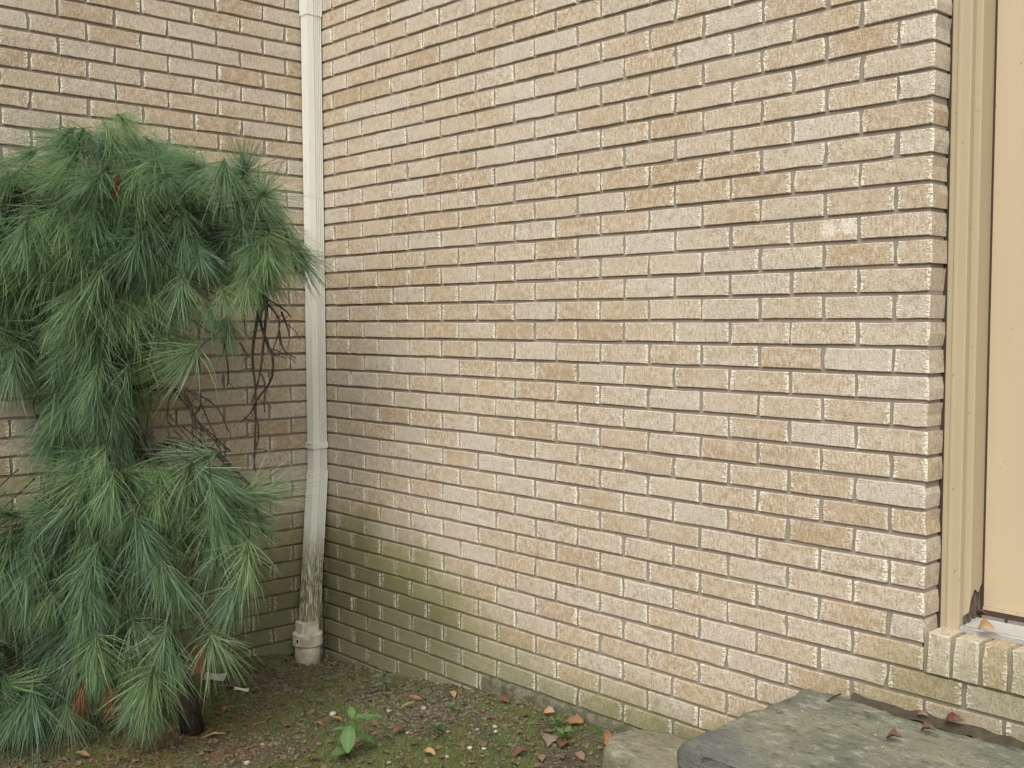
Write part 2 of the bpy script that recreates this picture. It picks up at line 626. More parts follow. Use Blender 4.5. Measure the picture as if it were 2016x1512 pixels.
ground['kind'] = 'structure'

# ------------------------------------------------------------------ downspout in the corner
def spout_material():
    t = NT('spout_paint')
    P = t.pos(); x, y, z = t.xyz(P)
    n = t.noise(t.vmath('MULTIPLY', P, (60, 60, 7)), 1, 4, .6)
    c = t.mix(n, (.66, .67, .61), (.75, .76, .70))
    dirt = t.noise(t.vmath('MULTIPLY', P, (240, 240, 9)), 1, 4, .65)
    low = t.smooth(t.math('ADD', z, t.math('MULTIPLY_ADD', dirt, .5, -.25)), .06, -.16)
    c = t.mix(t.math('MULTIPLY', low, t.smooth(dirt, .36, .52)), c, t.mix(n, (.12, .13, .045), (.24, .225, .095)))
    c = t.mix(t.math('MULTIPLY', t.smooth(dirt, .60, .72), .35), c, (.30, .29, .23))
    return t.out(c, .5, t.bump(dirt, .1, .001), .35)
M_SP = spout_material()
M_DARK = plain('dark_rust', (.03, .022, .016), .8)
def pvc_material():
    t = NT('old_pvc')
    P = t.pos(); x, y, z = t.xyz(P)
    n = t.noise(P, 30, 5, .65)
    c = t.mix(n, (.50, .455, .36), (.68, .63, .52))
    c = t.mix(t.math('MULTIPLY', t.smooth(t.noise(P, 12, 4), .52, .7), .6), c, (.18, .155, .10))
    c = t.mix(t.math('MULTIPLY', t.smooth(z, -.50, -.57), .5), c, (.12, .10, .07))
    return t.out(c, .75, t.bump(n, .2, .002), .2)
M_PVC = pvc_material()
sp = thing('downspout', 'cream ribbed metal downspout with mossy foot standing in the corner', 'downspout', (.036, -.041, 0))
def spout_profile(x0, y0, dx, dy):
    # ribs on the -y face, flat band then ribs on the +x face (closed ring)
    p = [(x0, y0 + dy)]
    p += [(x0, y0)]
    nr = 4
    for i in range(nr):
        a = x0 + dx * (.14 + i * .2)
        p += [(a, y0), (a + dx * .03, y0 + .007), (a + dx * .10, y0 + .007), (a + dx * .13, y0)]
    x1 = x0 + dx
    p += [(x1, y0)]
    for i in range(4):
        a = y0 + dy * (.46 + i * .13)
        p += [(x1, a), (x1 - .007, a + dy * .02), (x1 - .007, a + dy * .07), (x1, a + dy * .09)]
    p += [(x1, y0 + dy)]
    return p
pr = spout_profile(-.026, -.035, .050, .070)
def piece(name, z0, z1, o0=(0, 0), o1=(0, 0), s=1.0, parent=sp, mat=M_SP):
    m = MB()
    m.extrude_z([(x * s, y * s) for x, y in pr], [(z0, o0[0], o0[1]), (z1, o1[0], o1[1])])
    return m.build(name, mat, parent)
ZJ, ZS, ZB = 2.175, .235, -.39
piece('pipe_section', ZJ - .03, 2.86, s=1.07)
piece('pipe_section', ZS - .02, ZJ, s=.955)
low = piece('pipe_section', ZB - .03, ZS + .004, o0=(.043, -.080), o1=(.001, -.001), s=1.03)
band = MB()
bp = [(-.030, .036), (-.030, -.0385), (.0265, -.0385), (.0265, .036)]
band.extrude_z(bp, [(.338, 0, 0), (.362, 0, 0)])
bd = band.build('strap', M_SP, sp)
for (x, y, z, own) in ((-.008, -.0385, .353, bd), (-.004, -.0365, .222, low)):
    m = MB()
    m.tube([(x, y + .002, z), (x, y - .0025, z)], .0032, 8)
    m.build('screw', M_DARK, own)
cx, cy = .044, -.089                                   # centre of the round drain, relative to the spout
ad = MB()
sq = [(cx - .026, cy + .041), (cx - .033, cy + .034), (cx - .033, cy - .034), (cx - .026, cy - .041), (cx + .026, cy - .041), (cx + .033, cy - .034), (cx + .033, cy + .034), (cx + .026, cy + .041)]
ad.extrude_z(sq, [(-.445, 0, 0), (-.388, 0, 0)])
ad.build('adapter', M_PVC, sp)
m = MB(); m.lathe([(.046, -.432), (.0595, -.434), (.0630, -.438), (.0630, -.482), (.0600, -.487), (.0525, -.488)], cx, cy, 32)
cp = m.build('coupling', M_PVC, sp, True)
cp.data.set_sharp_from_angle(angle=R(30))
m = MB(); m.lathe([(.0545, -.484), (.0545, -.70), (.05, -.70)], cx, cy, 32)
m.build('drain_pipe', M_PVC, sp, True)
m = MB(); m.box(cx + .018, cx + .0235, cy - .064, cy - .055, -.465, -.452)
m.build('rivet', M_DARK, cp)

# ------------------------------------------------------------------ door with its frame
def paint_material(name, a, b, rough=.42):
    t = NT(name)
    P = t.pos()
    n = t.noise(t.vmath('MULTIPLY', P, (30, 30, 3)), 1, 4, .6)
    c = t.mix(n, a, b)
    sp_ = t.smooth(t.noise(P, 85, 2, .4), .735, .76)
    c = t.mix(t.math('MULTIPLY', sp_, .7), c, (.20, .13, .06))
    return t.out(c, rough, t.bump(t.noise(t.vmath('MULTIPLY', P, (160, 160, 12)), 1, 2), .08, .001), .4)
M_FR = paint_material('tan_trim_paint', (.38, .32, .215), (.42, .355, .24), .5)
M_LEAF = paint_material('peach_door_paint', (.465, .38, .262), (.50, .41, .285), .35)
M_ALU = plain('aluminium', (.62, .61, .58), .32, .5, .15, 40, 0, 1.0)
M_ALU2 = plain('dull_sill', (.34, .34, .32), .5, .4, .2, 18, .15)
M_GAP = plain('weatherstrip', (.055, .038, .030), .8)
def rot_material():
    t = NT('rotten_wood')
    P = t.pos()
    n = t.noise(t.vmath('MULTIPLY', P, (260, 260, 28)), 1, 4, .65)
    c = t.ramp(n, [(.25, (.035, .026, .019)), (.48, (.13, .11, .085)), (.7, (.27, .24, .20))])
    return t.out(c, .95, t.bump(n, .9, .006), .1)
M_ROT = rot_material()
dr = thing('door', 'tan painted door in a moulded wooden frame with rotted foot', 'door', (3.3, .12, .1))
def D(m, name, mat, parent=None, smooth=False):
    o = m.build(name, mat, parent or dr, smooth)
    o.data.transform(Matrix.Translation((-3.3, -.12, -.1)))
    return o
ZT = 2.75
FX = 2.7695
m = MB()
m.extrude_z([(FX, .16), (FX, .0795), (FX + .002, .078), (FX + .015, .078), (FX + .018, .0745), (FX + .023, .0745), (FX + .026, .078), (FX + .047, .078), (FX + .0495, .0805), (FX + .0495, .0995), (FX + .0495, .16)], [(.092, 0, 0), (ZT, 0, 0)])
fr = D(m, 'casing', M_FR)
# inner jamb, its foot broken away
v, f = [], []
prof = [(2.8192, .0995), (2.834, .0995), (2.8367, .1025), (2.8367, .125), (2.8367, .145), (2.8367, .166)]
zlow = [.128, .140, .168, .196, .184, .205]
for (x, y), zl in zip(prof, zlow):
    v += [(x, y, zl), (x, y, ZT)]
n = len(prof)
f = [(2 * i, 2 * i + 2, 2 * i + 3, 2 * i + 1) for i in range(n - 1)]
jb = add_obj('jamb', mesh('jamb', [(a - 3.3, b - .12, c - .1) for a, b, c in v], f), M_FR, dr)
for i, (x0, x1, y0, y1, z0, z1, ln) in enumerate([(2.8195, 2.826, .101, .112, .112, .20, .003), (2.8195, 2.830, .113, .124, .112, .235, .004), (2.8195, 2.824, .125, .135, .112, .255, -.002), (2.8195, 2.832, .136, .148, .118, .25, .003), (2.8195, 2.827, .149, .158, .12, .27, -.002), (2.8195, 2.834, .159, .167, .125, .275, 0)]):
    m = MB(); k = len(m.v)
    m.v = [(x0, y0, z0), (x1, y0, z0), (x1, y1, z0), (x0, y1, z0), (x0, y0, z1), (x1 - .003, y0 + ln, z1 - .012), (x1 - .004, y1 + ln, z1), (x0, y1, z1)]
    m.f = [(0, 3, 2, 1), (4, 5, 6, 7), (0, 1, 5, 4), (1, 2, 6, 5), (2, 3, 7, 6), (3, 0, 4, 7)]; m.m = [0] * 6
    D(m, 'rotted_sliver', M_ROT)
m = MB(); m.box(FX + .0497, 2.822, .1, .168, .105, .30); D(m, 'rotted_core', M_ROT)
m = MB(); m.box(2.8367 - .01, 2.8425, .1665, .20, .12, ZT); D(m, 'weatherstrip', M_GAP)
m = MB(); m.box(2.8427, DOOR_R - .075, .1655, .205, .147, ZT); D(m, 'leaf', M_LEAF)
m = MB(); m.box(2.8435, DOOR_R - .076, .159, .1653, .139, .1465); D(m, 'door_sweep', M_LEAF)
m = MB()
m.extrude_x([(.074, .094), (.074, .1035), (.077, .106), (.081, .106), (.083, .1035), (.086, .1035), (.0875, .107), (.091, .107), (.0925, .104), (.148, .119), (.148, .094)], 2.8225, DOOR_R - .06)
th = D(m, 'threshold', M_ALU2)
m = MB(); m.tube([(2.823, .0785, .105), (DOOR_R - .061, .0785, .105)], .0042, 8); D(m, 'front_rail', M_ALU, th)
m = MB(); m.tube([(2.823, .0890, .1065), (DOOR_R - .061, .0890, .1065)], .0022, 6); D(m, 'front_rail', M_ALU, th)
for a, b in ((2.846, 2.905), (2.912, 3.6)):
    m = MB(); m.box(a, b, .1475, .153, .119, .128); D(m, 'rear_rail', M_ALU, th)
m = MB(); m.box(2.838, DOOR_R - .061, .1535, .1700, .11, .137); D(m, 'gasket', M_GAP)
m = MB(); m.box(DOOR_R - .074, DOOR_R - .003, .079, .2, .092, ZT); D(m, 'casing', M_FR)
m = MB(); m.box(2.735, FX - .0003, .0815, .17, .095, ZT); D(m, 'caulk_gap', M_GAP)

# ------------------------------------------------------------------ stone step and loose stone
def rock_material(name, cols, scale, seed=0, spark=True):
    t = NT(name)
    P = t.vmath('ADD', t.obj(), (seed, seed * .7, 0))
    n1 = t.noise(P, scale, 4, .6)
    n2 = t.noise(t.vmath('MULTIPLY', P, (15, 30, 26)), 1, 5, .75)
    n3 = t.noise(P, 190, 3, .6)
    c = t.mix(t.smooth(n1, .35, .65), cols[0], cols[1])
    c = t.mix(t.math('MULTIPLY', t.smooth(n2, .53, .64), .75), c, cols[2])
    c = t.mix(t.math('MULTIPLY', t.smooth(n2, .47, .37), .85), c, cols[3])
    c = t.mix(t.math('MULTIPLY', t.smooth(n3, .5, .75), .35), c, cols[2])
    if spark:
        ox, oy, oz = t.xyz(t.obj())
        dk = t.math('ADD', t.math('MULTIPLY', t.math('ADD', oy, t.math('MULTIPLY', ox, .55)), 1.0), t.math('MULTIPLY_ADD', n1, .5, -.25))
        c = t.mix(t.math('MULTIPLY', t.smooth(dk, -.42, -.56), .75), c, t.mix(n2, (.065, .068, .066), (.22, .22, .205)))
        sv = t.n('TexVoronoi'); t.set(sv.inputs['Vector'], P); sv.inputs['Scale'].default_value = 26
        d = sv.outputs['Distance']
        c = t.mix(t.smooth(d, .06, .045), c, (.80, .80, .76))
    h = t.math('ADD', t.math('MULTIPLY', n2, 1.5), n3)
    return t.out(c, .88, t.bump(h, 1.0, .009), .2)
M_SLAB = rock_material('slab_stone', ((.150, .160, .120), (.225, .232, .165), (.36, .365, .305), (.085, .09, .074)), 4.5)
M_STONE = rock_material('loose_stone_mat', ((.20, .19, .125), (.26, .245, .17), (.36, .34, .27), (.12, .118, .08)), 5, 3.3, False)

def rock(name, outline, z0, z1, mat, amp, loc, cuts=3, topn=.004, bevel=.02, seed=0):
    bm = bmesh.new()
    vs = [bm.verts.new((x, y, z0)) for x, y in outline]
    bf = bm.faces.new(vs)
    ex = bmesh.ops.extrude_face_region(bm, geom=[bf])
    for e in ex['geom']:
        if isinstance(e, bmesh.types.BMVert):
            e.co.z = z1
    bmesh.ops.recalc_face_normals(bm, faces=bm.faces)
    bmesh.ops.bevel(bm, geom=[e for e in bm.edges], offset=bevel, segments=2, affect='EDGES', profile=.6)
    bmesh.ops.triangulate(bm, faces=bm.faces)
    for _ in range(cuts):
        L = [e for e in bm.edges if e.calc_length() > .03]
        if L:
            bmesh.ops.subdivide_edges(bm, edges=L, cuts=1, use_grid_fill=True)
            bmesh.ops.triangulate(bm, faces=bm.faces)
    bm.normal_update()
    for vv in bm.verts:
        p = vv.co
        q = p * 5 + Vector((seed, 0, 0)); q2 = p * 22 + Vector((seed, 3, 0))
        nrm = vv.normal
        side = 1 - abs(nrm.z)
        a = (noise.noise(q) * amp + noise.noise(q2) * amp * .45) * (.25 + .75 * side) + (noise.noise(p * 60) * topn)
        vv.co = p + nrm * a
    me = bpy.data.meshes.new(name)
    bm.to_mesh(me); bm.free()
    me.polygons.foreach_set('use_smooth', [True] * len(me.polygons))
    o = add_obj(name, me, mat)
    o.location = loc
    return o
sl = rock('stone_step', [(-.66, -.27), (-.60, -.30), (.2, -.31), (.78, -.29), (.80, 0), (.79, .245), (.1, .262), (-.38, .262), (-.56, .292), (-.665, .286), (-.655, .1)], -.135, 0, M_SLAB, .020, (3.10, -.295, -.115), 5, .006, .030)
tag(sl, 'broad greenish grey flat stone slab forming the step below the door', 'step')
sb = rock('support_stone', [(-.5, -.2), (0, -.22), (.5, -.2), (.52, .1), (.5, .2), (-.48, .2), (-.52, 0)], -.35, 0, M_STONE, .02, (3.10, -.25, -.245), 4, .004, .03, 5)
tag(sb, 'rough grey stone block hidden under the flat step slab', 'stone')
ls = rock('loose_stone', [(-.13, -.10), (-.04, -.15), (.10, -.14), (.17, -.05), (.16, .06), (.04, .11), (-.10, .09), (-.15, 0)], -.16, 0, M_STONE, .02, (2.03, -.165, -.355), 4, .004, .035, 2)
ls.rotation_euler = (R(4), R(5), R(12))
tag(ls, 'rounded mossy tan stone beside the corner of the step slab', 'stone')

# ------------------------------------------------------------------ weeping pine
TB = Vector((.40, -.80, gh(.40, -.80) - .02))
AX = Vector((.692, .722, 0)); BX = Vector((.722, -.692, 0))
def TP(a, z, b=0):
    """tree coordinates (along, height, towards the open side) -> relative to the trunk base"""
    p = Vector((.40, -.80, 0)) + AX * a + BX * b
    p.z = z
    if p.x < .10:
        p += BX * ((.10 - p.x) / .722)
    return p - TB
def bark_material():
    t = NT('bark')
    P = t.pos()
    n = t.noise(t.vmath('MULTIPLY', P, (90, 90, 30)), 1, 4, .65)
    c = t.ramp(n, [(.3, (.022, .018, .015)), (.6, (.060, .050, .040)), (.8, (.12, .105, .085))])
    return t.out(c, .95, t.bump(n, .8, .004), .1)
def needle_material(name, dead=False):
    t = NT(name)
    ux, uy, _ = t.xyz(t.uv('UVMap'))
    r = t.math('FRACT', t.math('ADD', t.rand(), t.attr('rnd')))
    if dead:
        c = t.mix(ux, (.16, .055, .020), (.30, .13, .05))
    else:
        a = t.ramp(r, [(0, (.15, .27, .17)), (.35, (.175, .30, .17)), (.7, (.205, .335, .155)), (.9, (.24, .37, .14)), (1, (.255, .385, .145))])
        c = t.mix(ux, a, t.mix(.5, a, (.28, .42, .26)))
        c = t.mix(t.math('MULTIPLY', t.smooth(ux, .93, .95), .8), c, (.19, .14, .06))
        c = t.mix(t.math('MULTIPLY', t.smooth(uy, .25, 0), .45), c, (.12, .17, .05))
    t.out(c, .42, None, .5)
    tr = t.n('BsdfTranslucent'); t.set(tr.inputs[0], c)
    mx = t.n('MixShader'); mx.inputs[0].default_value = .5
    t.t.links.new(t.b.outputs[0], mx.inputs[1]); t.t.links.new(tr.outputs[0], mx.inputs[2])
    t.t.links.new(mx.outputs[0], t.t.nodes['Material Output'].inputs[0])
    return t.mat
M_BARK = bark_material()
M_NE = needle_material('pine_needles')
M_ND = needle_material('dead_needles', True)

def tuft_geo(seed, n=300, stem=.11, length=.15, spread=1.0, w=.0009):
    """a hanging shoot: needles spring from a short stem and arch downwards"""
    q = random.Random(seed)
    V, Fc, UV = [], [], []
    for i in range(n):
        u = q.random() ** .8
        s0 = Vector((q.gauss(0, .002), q.gauss(0, .002), -u * stem))
        az = q.random() * 2 * math.pi
        tip = u
        th = R(q.uniform(6, 108) * (1 - .35 * tip) * spread)
        d = Vector((math.cos(az) * math.sin(th), math.sin(az) * math.sin(th), -math.cos(th)))
        L = length * q.uniform(.55, 1.15) * (1 - .18 * abs(u - .6))
        g = q.uniform(.20, .95)
        sd = d.cross(Vector((q.gauss(0, 1), q.gauss(0, 1), q.gauss(0, 1))))
        if sd.length < 1e-4:
            continue
        sd.normalize()
        p = s0.copy(); dd = d.copy(); segs = 3
        b = len(V); ur = q.random()
        for k in range(segs + 1):
            ww = w * (1.0, 1.0, .8, .12)[k]
            V.append(tuple(p + sd * ww)); V.append(tuple(p - sd * ww))
            UV += [(ur, k / segs)] * 2
            dd = (dd + Vector((q.gauss(0, .11), q.gauss(0, .11), -g * .42 + q.gauss(0, .06)))).normalized()
            p = p + dd * (L / segs)
        for k in range(segs):
            a = b + 2 * k
            Fc.append((a, a + 1, a + 3, a + 2))
    return V, Fc, UV
def tuft_mesh(name, geos, mat, rnds=None):
    V, Fc, UV, RN = [], [], [], []
    for i, (v, f, uv) in enumerate(geos):
        b = len(V); V += v; UV += uv
        Fc += [tuple(b + k for k in q) for q in f]
        RN += [rnds[i] if rnds else 0.0] * len(v)
    me = mesh(name, V, Fc, True)
    li = np.empty(len(me.loops), dtype=np.int32)
    me.loops.foreach_get('vertex_index', li)
    me.uv_layers.new(name='UVMap').data.foreach_set('uv', np.array(UV, dtype=np.float32)[li].ravel())
    if rnds:
        me.attributes.new('rnd', 'FLOAT', 'POINT').data.foreach_set('value', np.array(RN, dtype=np.float32))
    me.materials.append(mat)
    return me

POLY = {
    'crown': ([(-0.737, 1.37), (-0.523, 1.40), (-0.37, 1.45), (-0.25, 1.535), (-0.13, 1.545), (-0.03, 1.48), (0.079, 1.40), (0.20, 1.42), (0.28, 1.34), (0.325, 1.25), (0.345, 1.16), (0.31, 1.10), (0.215, 1.165), (0.125, 1.13), (-0.019, 1.041), (-0.197, 1.024), (-0.374, 1.095), (-0.535, 1.06), (-0.75, 1.025)], 330, .24),
    'neck': ([(-0.749, 1.043), (-0.019, 1.041), (-0.075, 0.917), (-0.132, 0.775), (-0.207, 0.649), (-0.404, 0.65), (-0.49, 0.775), (-0.649, 0.829), (-0.754, 0.901)], 105, .18),
    'mid': ([(-0.457, 0.686), (-0.206, 0.685), (-0.165, 0.523), (-0.142, 0.378), (-0.233, 0.342), (-0.431, 0.361), (-0.46, 0.488)], 50, .15),
    'low': ([(-0.52, 0.361), (-0.214, 0.379), (0.093, 0.432), (0.17, 0.342), (0.235, 0.242), (0.225, 0.16), (0.10, 0.142), (0.016, 0.196), (-0.129, 0.16), (-0.401, 0.142), (-0.56, 0.143)], 85, .18),
    'lowleft': ([(-0.782, 0.107), (-0.562, 0.197), (-0.13, 0.142), (-0.17, -0.023), (-0.155, -0.17), (-0.121, -0.262), (-0.287, -0.30), (-0.411, -0.206), (-0.498, -0.077), (-0.682, -0.169), (-0.796, -0.298)], 85, .18),
    'bottom': ([(-0.796, -0.30), (-0.576, -0.262), (-0.305, -0.31), (-0.18, -0.36), (-0.22, -0.40), (-0.329, -0.42), (-0.586, -0.42), (-0.806, -0.42)], 55, .18),
}
SINGLE = [(-.02, .10), (.02, .02), (-.06, .03), (.0, -.12), (-.05, -.28), (.06, .16), (.12, .10), (-.1, -.33), (.16, .12), (0.25, 0.037), (0.285, 0.165), (0.139, -0.149), (0.205, 0.998), (0.194, 0.90), (0.137, 0.95), (0.125, 0.80), (0.21, 0.218), (0.16, 0.372), (-0.101, 1.504), (.26, 1.36), (.34, 1.20), (-0.321, -0.084), (-0.081, 0.278), (-0.265, 0.999), (0.055, 1.032), (-0.386, 0.882), (-0.298, 0.73), (-0.138, 0.73), (-0.187, 0.475), (-0.164, 0.39), (-0.099, 0.236), (-0.283, 0.064), (-0.042, -0.215), (-0.169, -0.127), (-0.461, 0.116), (-0.064, -0.40), (-0.185, -0.40), (-0.069, -0.43), (-0.513, -0.41), (-0.379, -0.43), (.35, 1.11), (.32, 1.08), (.30, 1.06), (.34, 1.15), (.25, 1.05), (.31, 1.12), (.35, 1.17), (-.20, 1.55), (-.14, 1.56), (-.26, 1.51), (.05, 1.39), (.22, 1.41), (.14, 1.39), (.18, .44), (.10, .40)]
def inside(p, poly):
    c = False
    for i in range(len(poly)):
        (x1, y1), (x2, y2) = poly[i - 1], poly[i]
        if (y1 > p[1]) != (y2 > p[1]) and p[0] < (x2 - x1) * (p[1] - y1) / (y2 - y1) + x1:
            c = not c
    return c

tree = thing('pine_tree', 'weeping pine with long drooping green needles in front of the left wall', 'tree', TB)
trunk_az = [(-0.002, -0.60), (-0.02, -0.46), (-0.10, -0.22), (-0.21, 0.1), (-0.26, 0.45), (-0.26, 0.757), (-0.23, 1.08), (-0.19, 1.34)]
TR = [TP(a, z) for a, z in trunk_az]
m = MB(); m.tube(TR, [.042, .036, .032, .029, .026, .023, .019, .010], 10)
m.build('trunk', M_BARK, tree, True)
def trunk_at(z):
    zz = z - TB.z
    for p, q in zip(TR, TR[1:]):
        if p.z <= zz <= q.z:
            return p.lerp(q, (zz - p.z) / (q.z - p.z))
    return TR[-1] if zz > TR[-1].z else TR[0]
for path in ([(-.19, 1.40), (-.02, 1.44), (.15, 1.43), (.28, 1.38), (.36, 1.27), (.40, 1.12)], [(-.21, 1.25), (-.05, 1.33), (.10, 1.28), (.20, 1.15), (.22, .98)], [(-.19, 1.38), (-.33, 1.43), (-.50, 1.38), (-.60, 1.22), (-.66, 1.0)], [(-.24, .9), (-.38, 1.0), (-.50, .92), (-.56, .78)], [(-.24, .62), (-.12, .66), (-.02, .65)], [(-.2, .36), (-.05, .46), (.1, .42), (.22, .30), (.27, .12)], [(-.17, .24), (-.3, .3), (-.42, .2), (-.5, .02)], [(-.1, .0), (-.2, .08), (-.3, .0), (-.36, -.2)]):
    b0 = rng.uniform(-.05, .12)
    m = MB(); pts = [TP(a, z - (.07 if z > 1 else 0), b0 * i / 3) for i, (a, z) in enumerate(path)]
    m.tube(pts, [.013 - .009 * i / (len(pts) - 1) for i in range(len(pts))], 7)
    m.build('branch', M_BARK, tree, True)

tufts = []
for key, (poly, cnt, br) in POLY.items():
    amin, amax = min(p[0] for p in poly), max(p[0] for p in poly)
    zmin, zmax = min(p[1] for p in poly), max(p[1] for p in poly)
    got, tries = [], 0
    while len(got) < cnt and tries < 8000:
        tries += 1
        p = (rng.uniform(amin, amax), rng.uniform(zmin, zmax))
        if inside(p, poly):
            b = rng.uniform(-br, br)
            if all((p[0] - g[0]) ** 2 + (p[1] - g[1]) ** 2 + (b - g[2]) ** 2 > .036 ** 2 for g in got):
                got.append((p[0], p[1], b))
    for a, z, b in got:
        tufts.append((a, z, b, key))
for a, z in SINGLE:
    tufts.append((a, z, rng.uniform(.12, .26), 'single'))
tufts.sort(key=lambda t_: -t_[2])
GEO = [tuft_geo(100 + i, rng.randrange(120, 190), rng.uniform(.03, .11), rng.uniform(.16, .215), rng.uniform(.75, 1.1)) for i in range(20)]
ME = [tuft_mesh('needle_tuft', [g], M_NE) for g in GEO]
extra, ern, twig = [], [], MB()
for i, (a, z, b, key) in enumerate(tufts):
    p = TP(a, z, b)
    out = (AX * (a + .15) + BX * (b + .02))
    tilt = {'crown': .75, 'neck': .45, 'single': .22}.get(key, .35)
    if key == 'crown' and z > 1.36: tilt = 2.2
    d = Vector((0, 0, -1)) + out.normalized() * rng.uniform(.2, 1) * tilt + Vector((rng.gauss(0, .32), rng.gauss(0, .32), 0))
    if rng.random() < .16:
        d = Vector((rng.gauss(0, 1), rng.gauss(0, 1), rng.uniform(-1, .5)))
    q = Vector((0, 0, -1)).rotation_difference(d.normalized()) @ Quaternion((0, 0, 1), rng.uniform(0, 6.28))
    s = rng.uniform(.7, 1.2)
    k = rng.randrange(20)
    if i < 300:
        o = add_obj('needle_tuft', ME[k], None, tree)
        o.location = p
        o.rotation_euler = q.to_euler()
        o.scale = (s, s, s)
    else:
        mm = q.to_matrix() * s
        v, f, uv = GEO[k]
        extra.append(([tuple(mm @ Vector(c) + p) for c in v], f, uv)); ern.append(rng.random())
    # twig carrying the shoot
    tz = min(z + rng.uniform(.10, .28), 1.42)
    root = trunk_at(tz)
    mid = p.lerp(root, .45)
    if z < 1: mid.z = max(p.z, root.z) + rng.uniform(-.04, .03)
    else: mid.z -= .05
    n0 = p + (q @ Vector((0, 0, -.10))) * s
    hi = p - (q @ Vector((0, 0, -1))) * (.05 if z < 1 else .012)
    pts = [n0, p, hi, mid.lerp(hi, .35), mid]
    if i % 4 and z < 1:
        pts = pts[:4]
    if z < 1.38: twig.tube(pts, [.0018, .0026, .0024, .0022, .0026][:len(pts)], 4, cap=False)
if extra:
    o = add_obj('needles', tuft_mesh('needles', extra, M_NE, ern), None, tree)
    o['kind'] = 'stuff'
o = twig.build('twigs', M_BARK, tree, True); o['kind'] = 'stuff'
# bare hanging twigs
BARE = [[(-0.082, 0.646), (-0.003, 0.658), (0.044, 0.628), (0.065, 0.549), (0.073, 0.506), (0.098, 0.488)], [(-0.003, 0.655), (-0.031, 0.585), (-0.024, 0.497), (-0.008, 0.444)], [(0.044, 0.628), (0.092, 0.602), (0.135, 0.567), (0.16, 0.497)], [(0.066, 0.585), (0.038, 0.532), (0.045, 0.462), (0.071, 0.426)], [(0.032, 0.655), (0.084, 0.611), (0.108, 0.532), (0.142, 0.479), (0.158, 0.409)], [(0.3, 1.04), (0.281, 0.898), (0.252, 0.759), (0.268, 0.637), (0.259, 0.444), (0.258, 0.36)], [(0.3, 1.04), (0.308, 0.933), (0.284, 0.889), (0.314, 0.794), (0.34, 0.759), (0.329, 0.672), (0.267, 0.602), (0.249, 0.558), (0.222, 0.532)], [(0.33, 1.04), (0.325, 0.915), (0.309, 0.811), (0.3, 0.689), (0.276, 0.602)], [(0.325, 0.941), (0.359, 0.907), (0.371, 0.863), (0.34, 0.776)], [(0.329, 0.95), (0.377, 0.915), (0.399, 0.889)], [(0.359, 0.907), (0.385, 0.863), (0.396, 0.82)], [(0.367, 0.846), (0.378, 0.776), (0.418, 0.75)], [(0.265, 0.95), (0.242, 0.924), (0.246, 0.863)], [(0.218, 0.803), (0.252, 0.75)], [(0.179, 0.80), (0.181, 0.689), (0.172, 0.654)], [(0.304, 0.698), (0.32, 0.654), (0.311, 0.61), (0.31, 0.567)], [(0.267, 0.584), (0.282, 0.479), (0.258, 0.408)], [(0.045, 0.10), (0.034, -0.035), (0.025, -0.053)], [(0.072, 0.16), (0.063, -0.089), (0.085, -0.16), (.13, -.15)], [(-0.485, 0.66), (-0.511, 0.586), (-0.496, 0.533), (-0.484, 0.498)]]
def sub(pts, it=2):
    for _ in range(it):
        o = [pts[0]]
        for p, q in zip(pts, pts[1:]):
            o += [p.lerp(q, .25), p.lerp(q, .75)]
        pts = o + [pts[-1]]
    return pts
for i, path in enumerate(BARE):
    bb = rng.uniform(.04, .14)
    pts = sub([TP(a, z, bb + rng.uniform(-.025, .025)) for a, z in path])
    r0 = .011 if i == 0 else (.0066 if i in (5, 6, 7) else .0042)
    m = MB(); m.tube(pts, [r0 * (1 - .6 * k / (len(pts) - 1)) for k in range(len(pts))], 6)
    for k in range(2, len(pts) - 1, 3):            # short side spurs
        if rng.random() < .75:
            e = pts[k] + Vector((rng.gauss(0, .03), rng.gauss(0, .03), rng.uniform(-.06, -.01)))
            m.tube([pts[k], pts[k].lerp(e, .5) + Vector((rng.gauss(0, .006), 0, .004)), e], [.0018, .0015, .0008], 4)
    m.build('bare_twig', M_BARK, tree, True)
# dead brown needle bunches
for i, (a, z) in enumerate([(-0.304, -0.33), (-0.206, -0.34), (0.105, -0.20), (-0.137, 1.367)]):
    g = tuft_geo(500 + i, 80, .06, .12 if i < 3 else .05, .55, .0009)
    o = add_obj('dead_needle_bunch', tuft_mesh('dead_needle_bunch', [g], M_ND), None, tree)
    o.location = TP(a, z, .22)
    o['label'] = 'rusty brown bunch of dead needles'

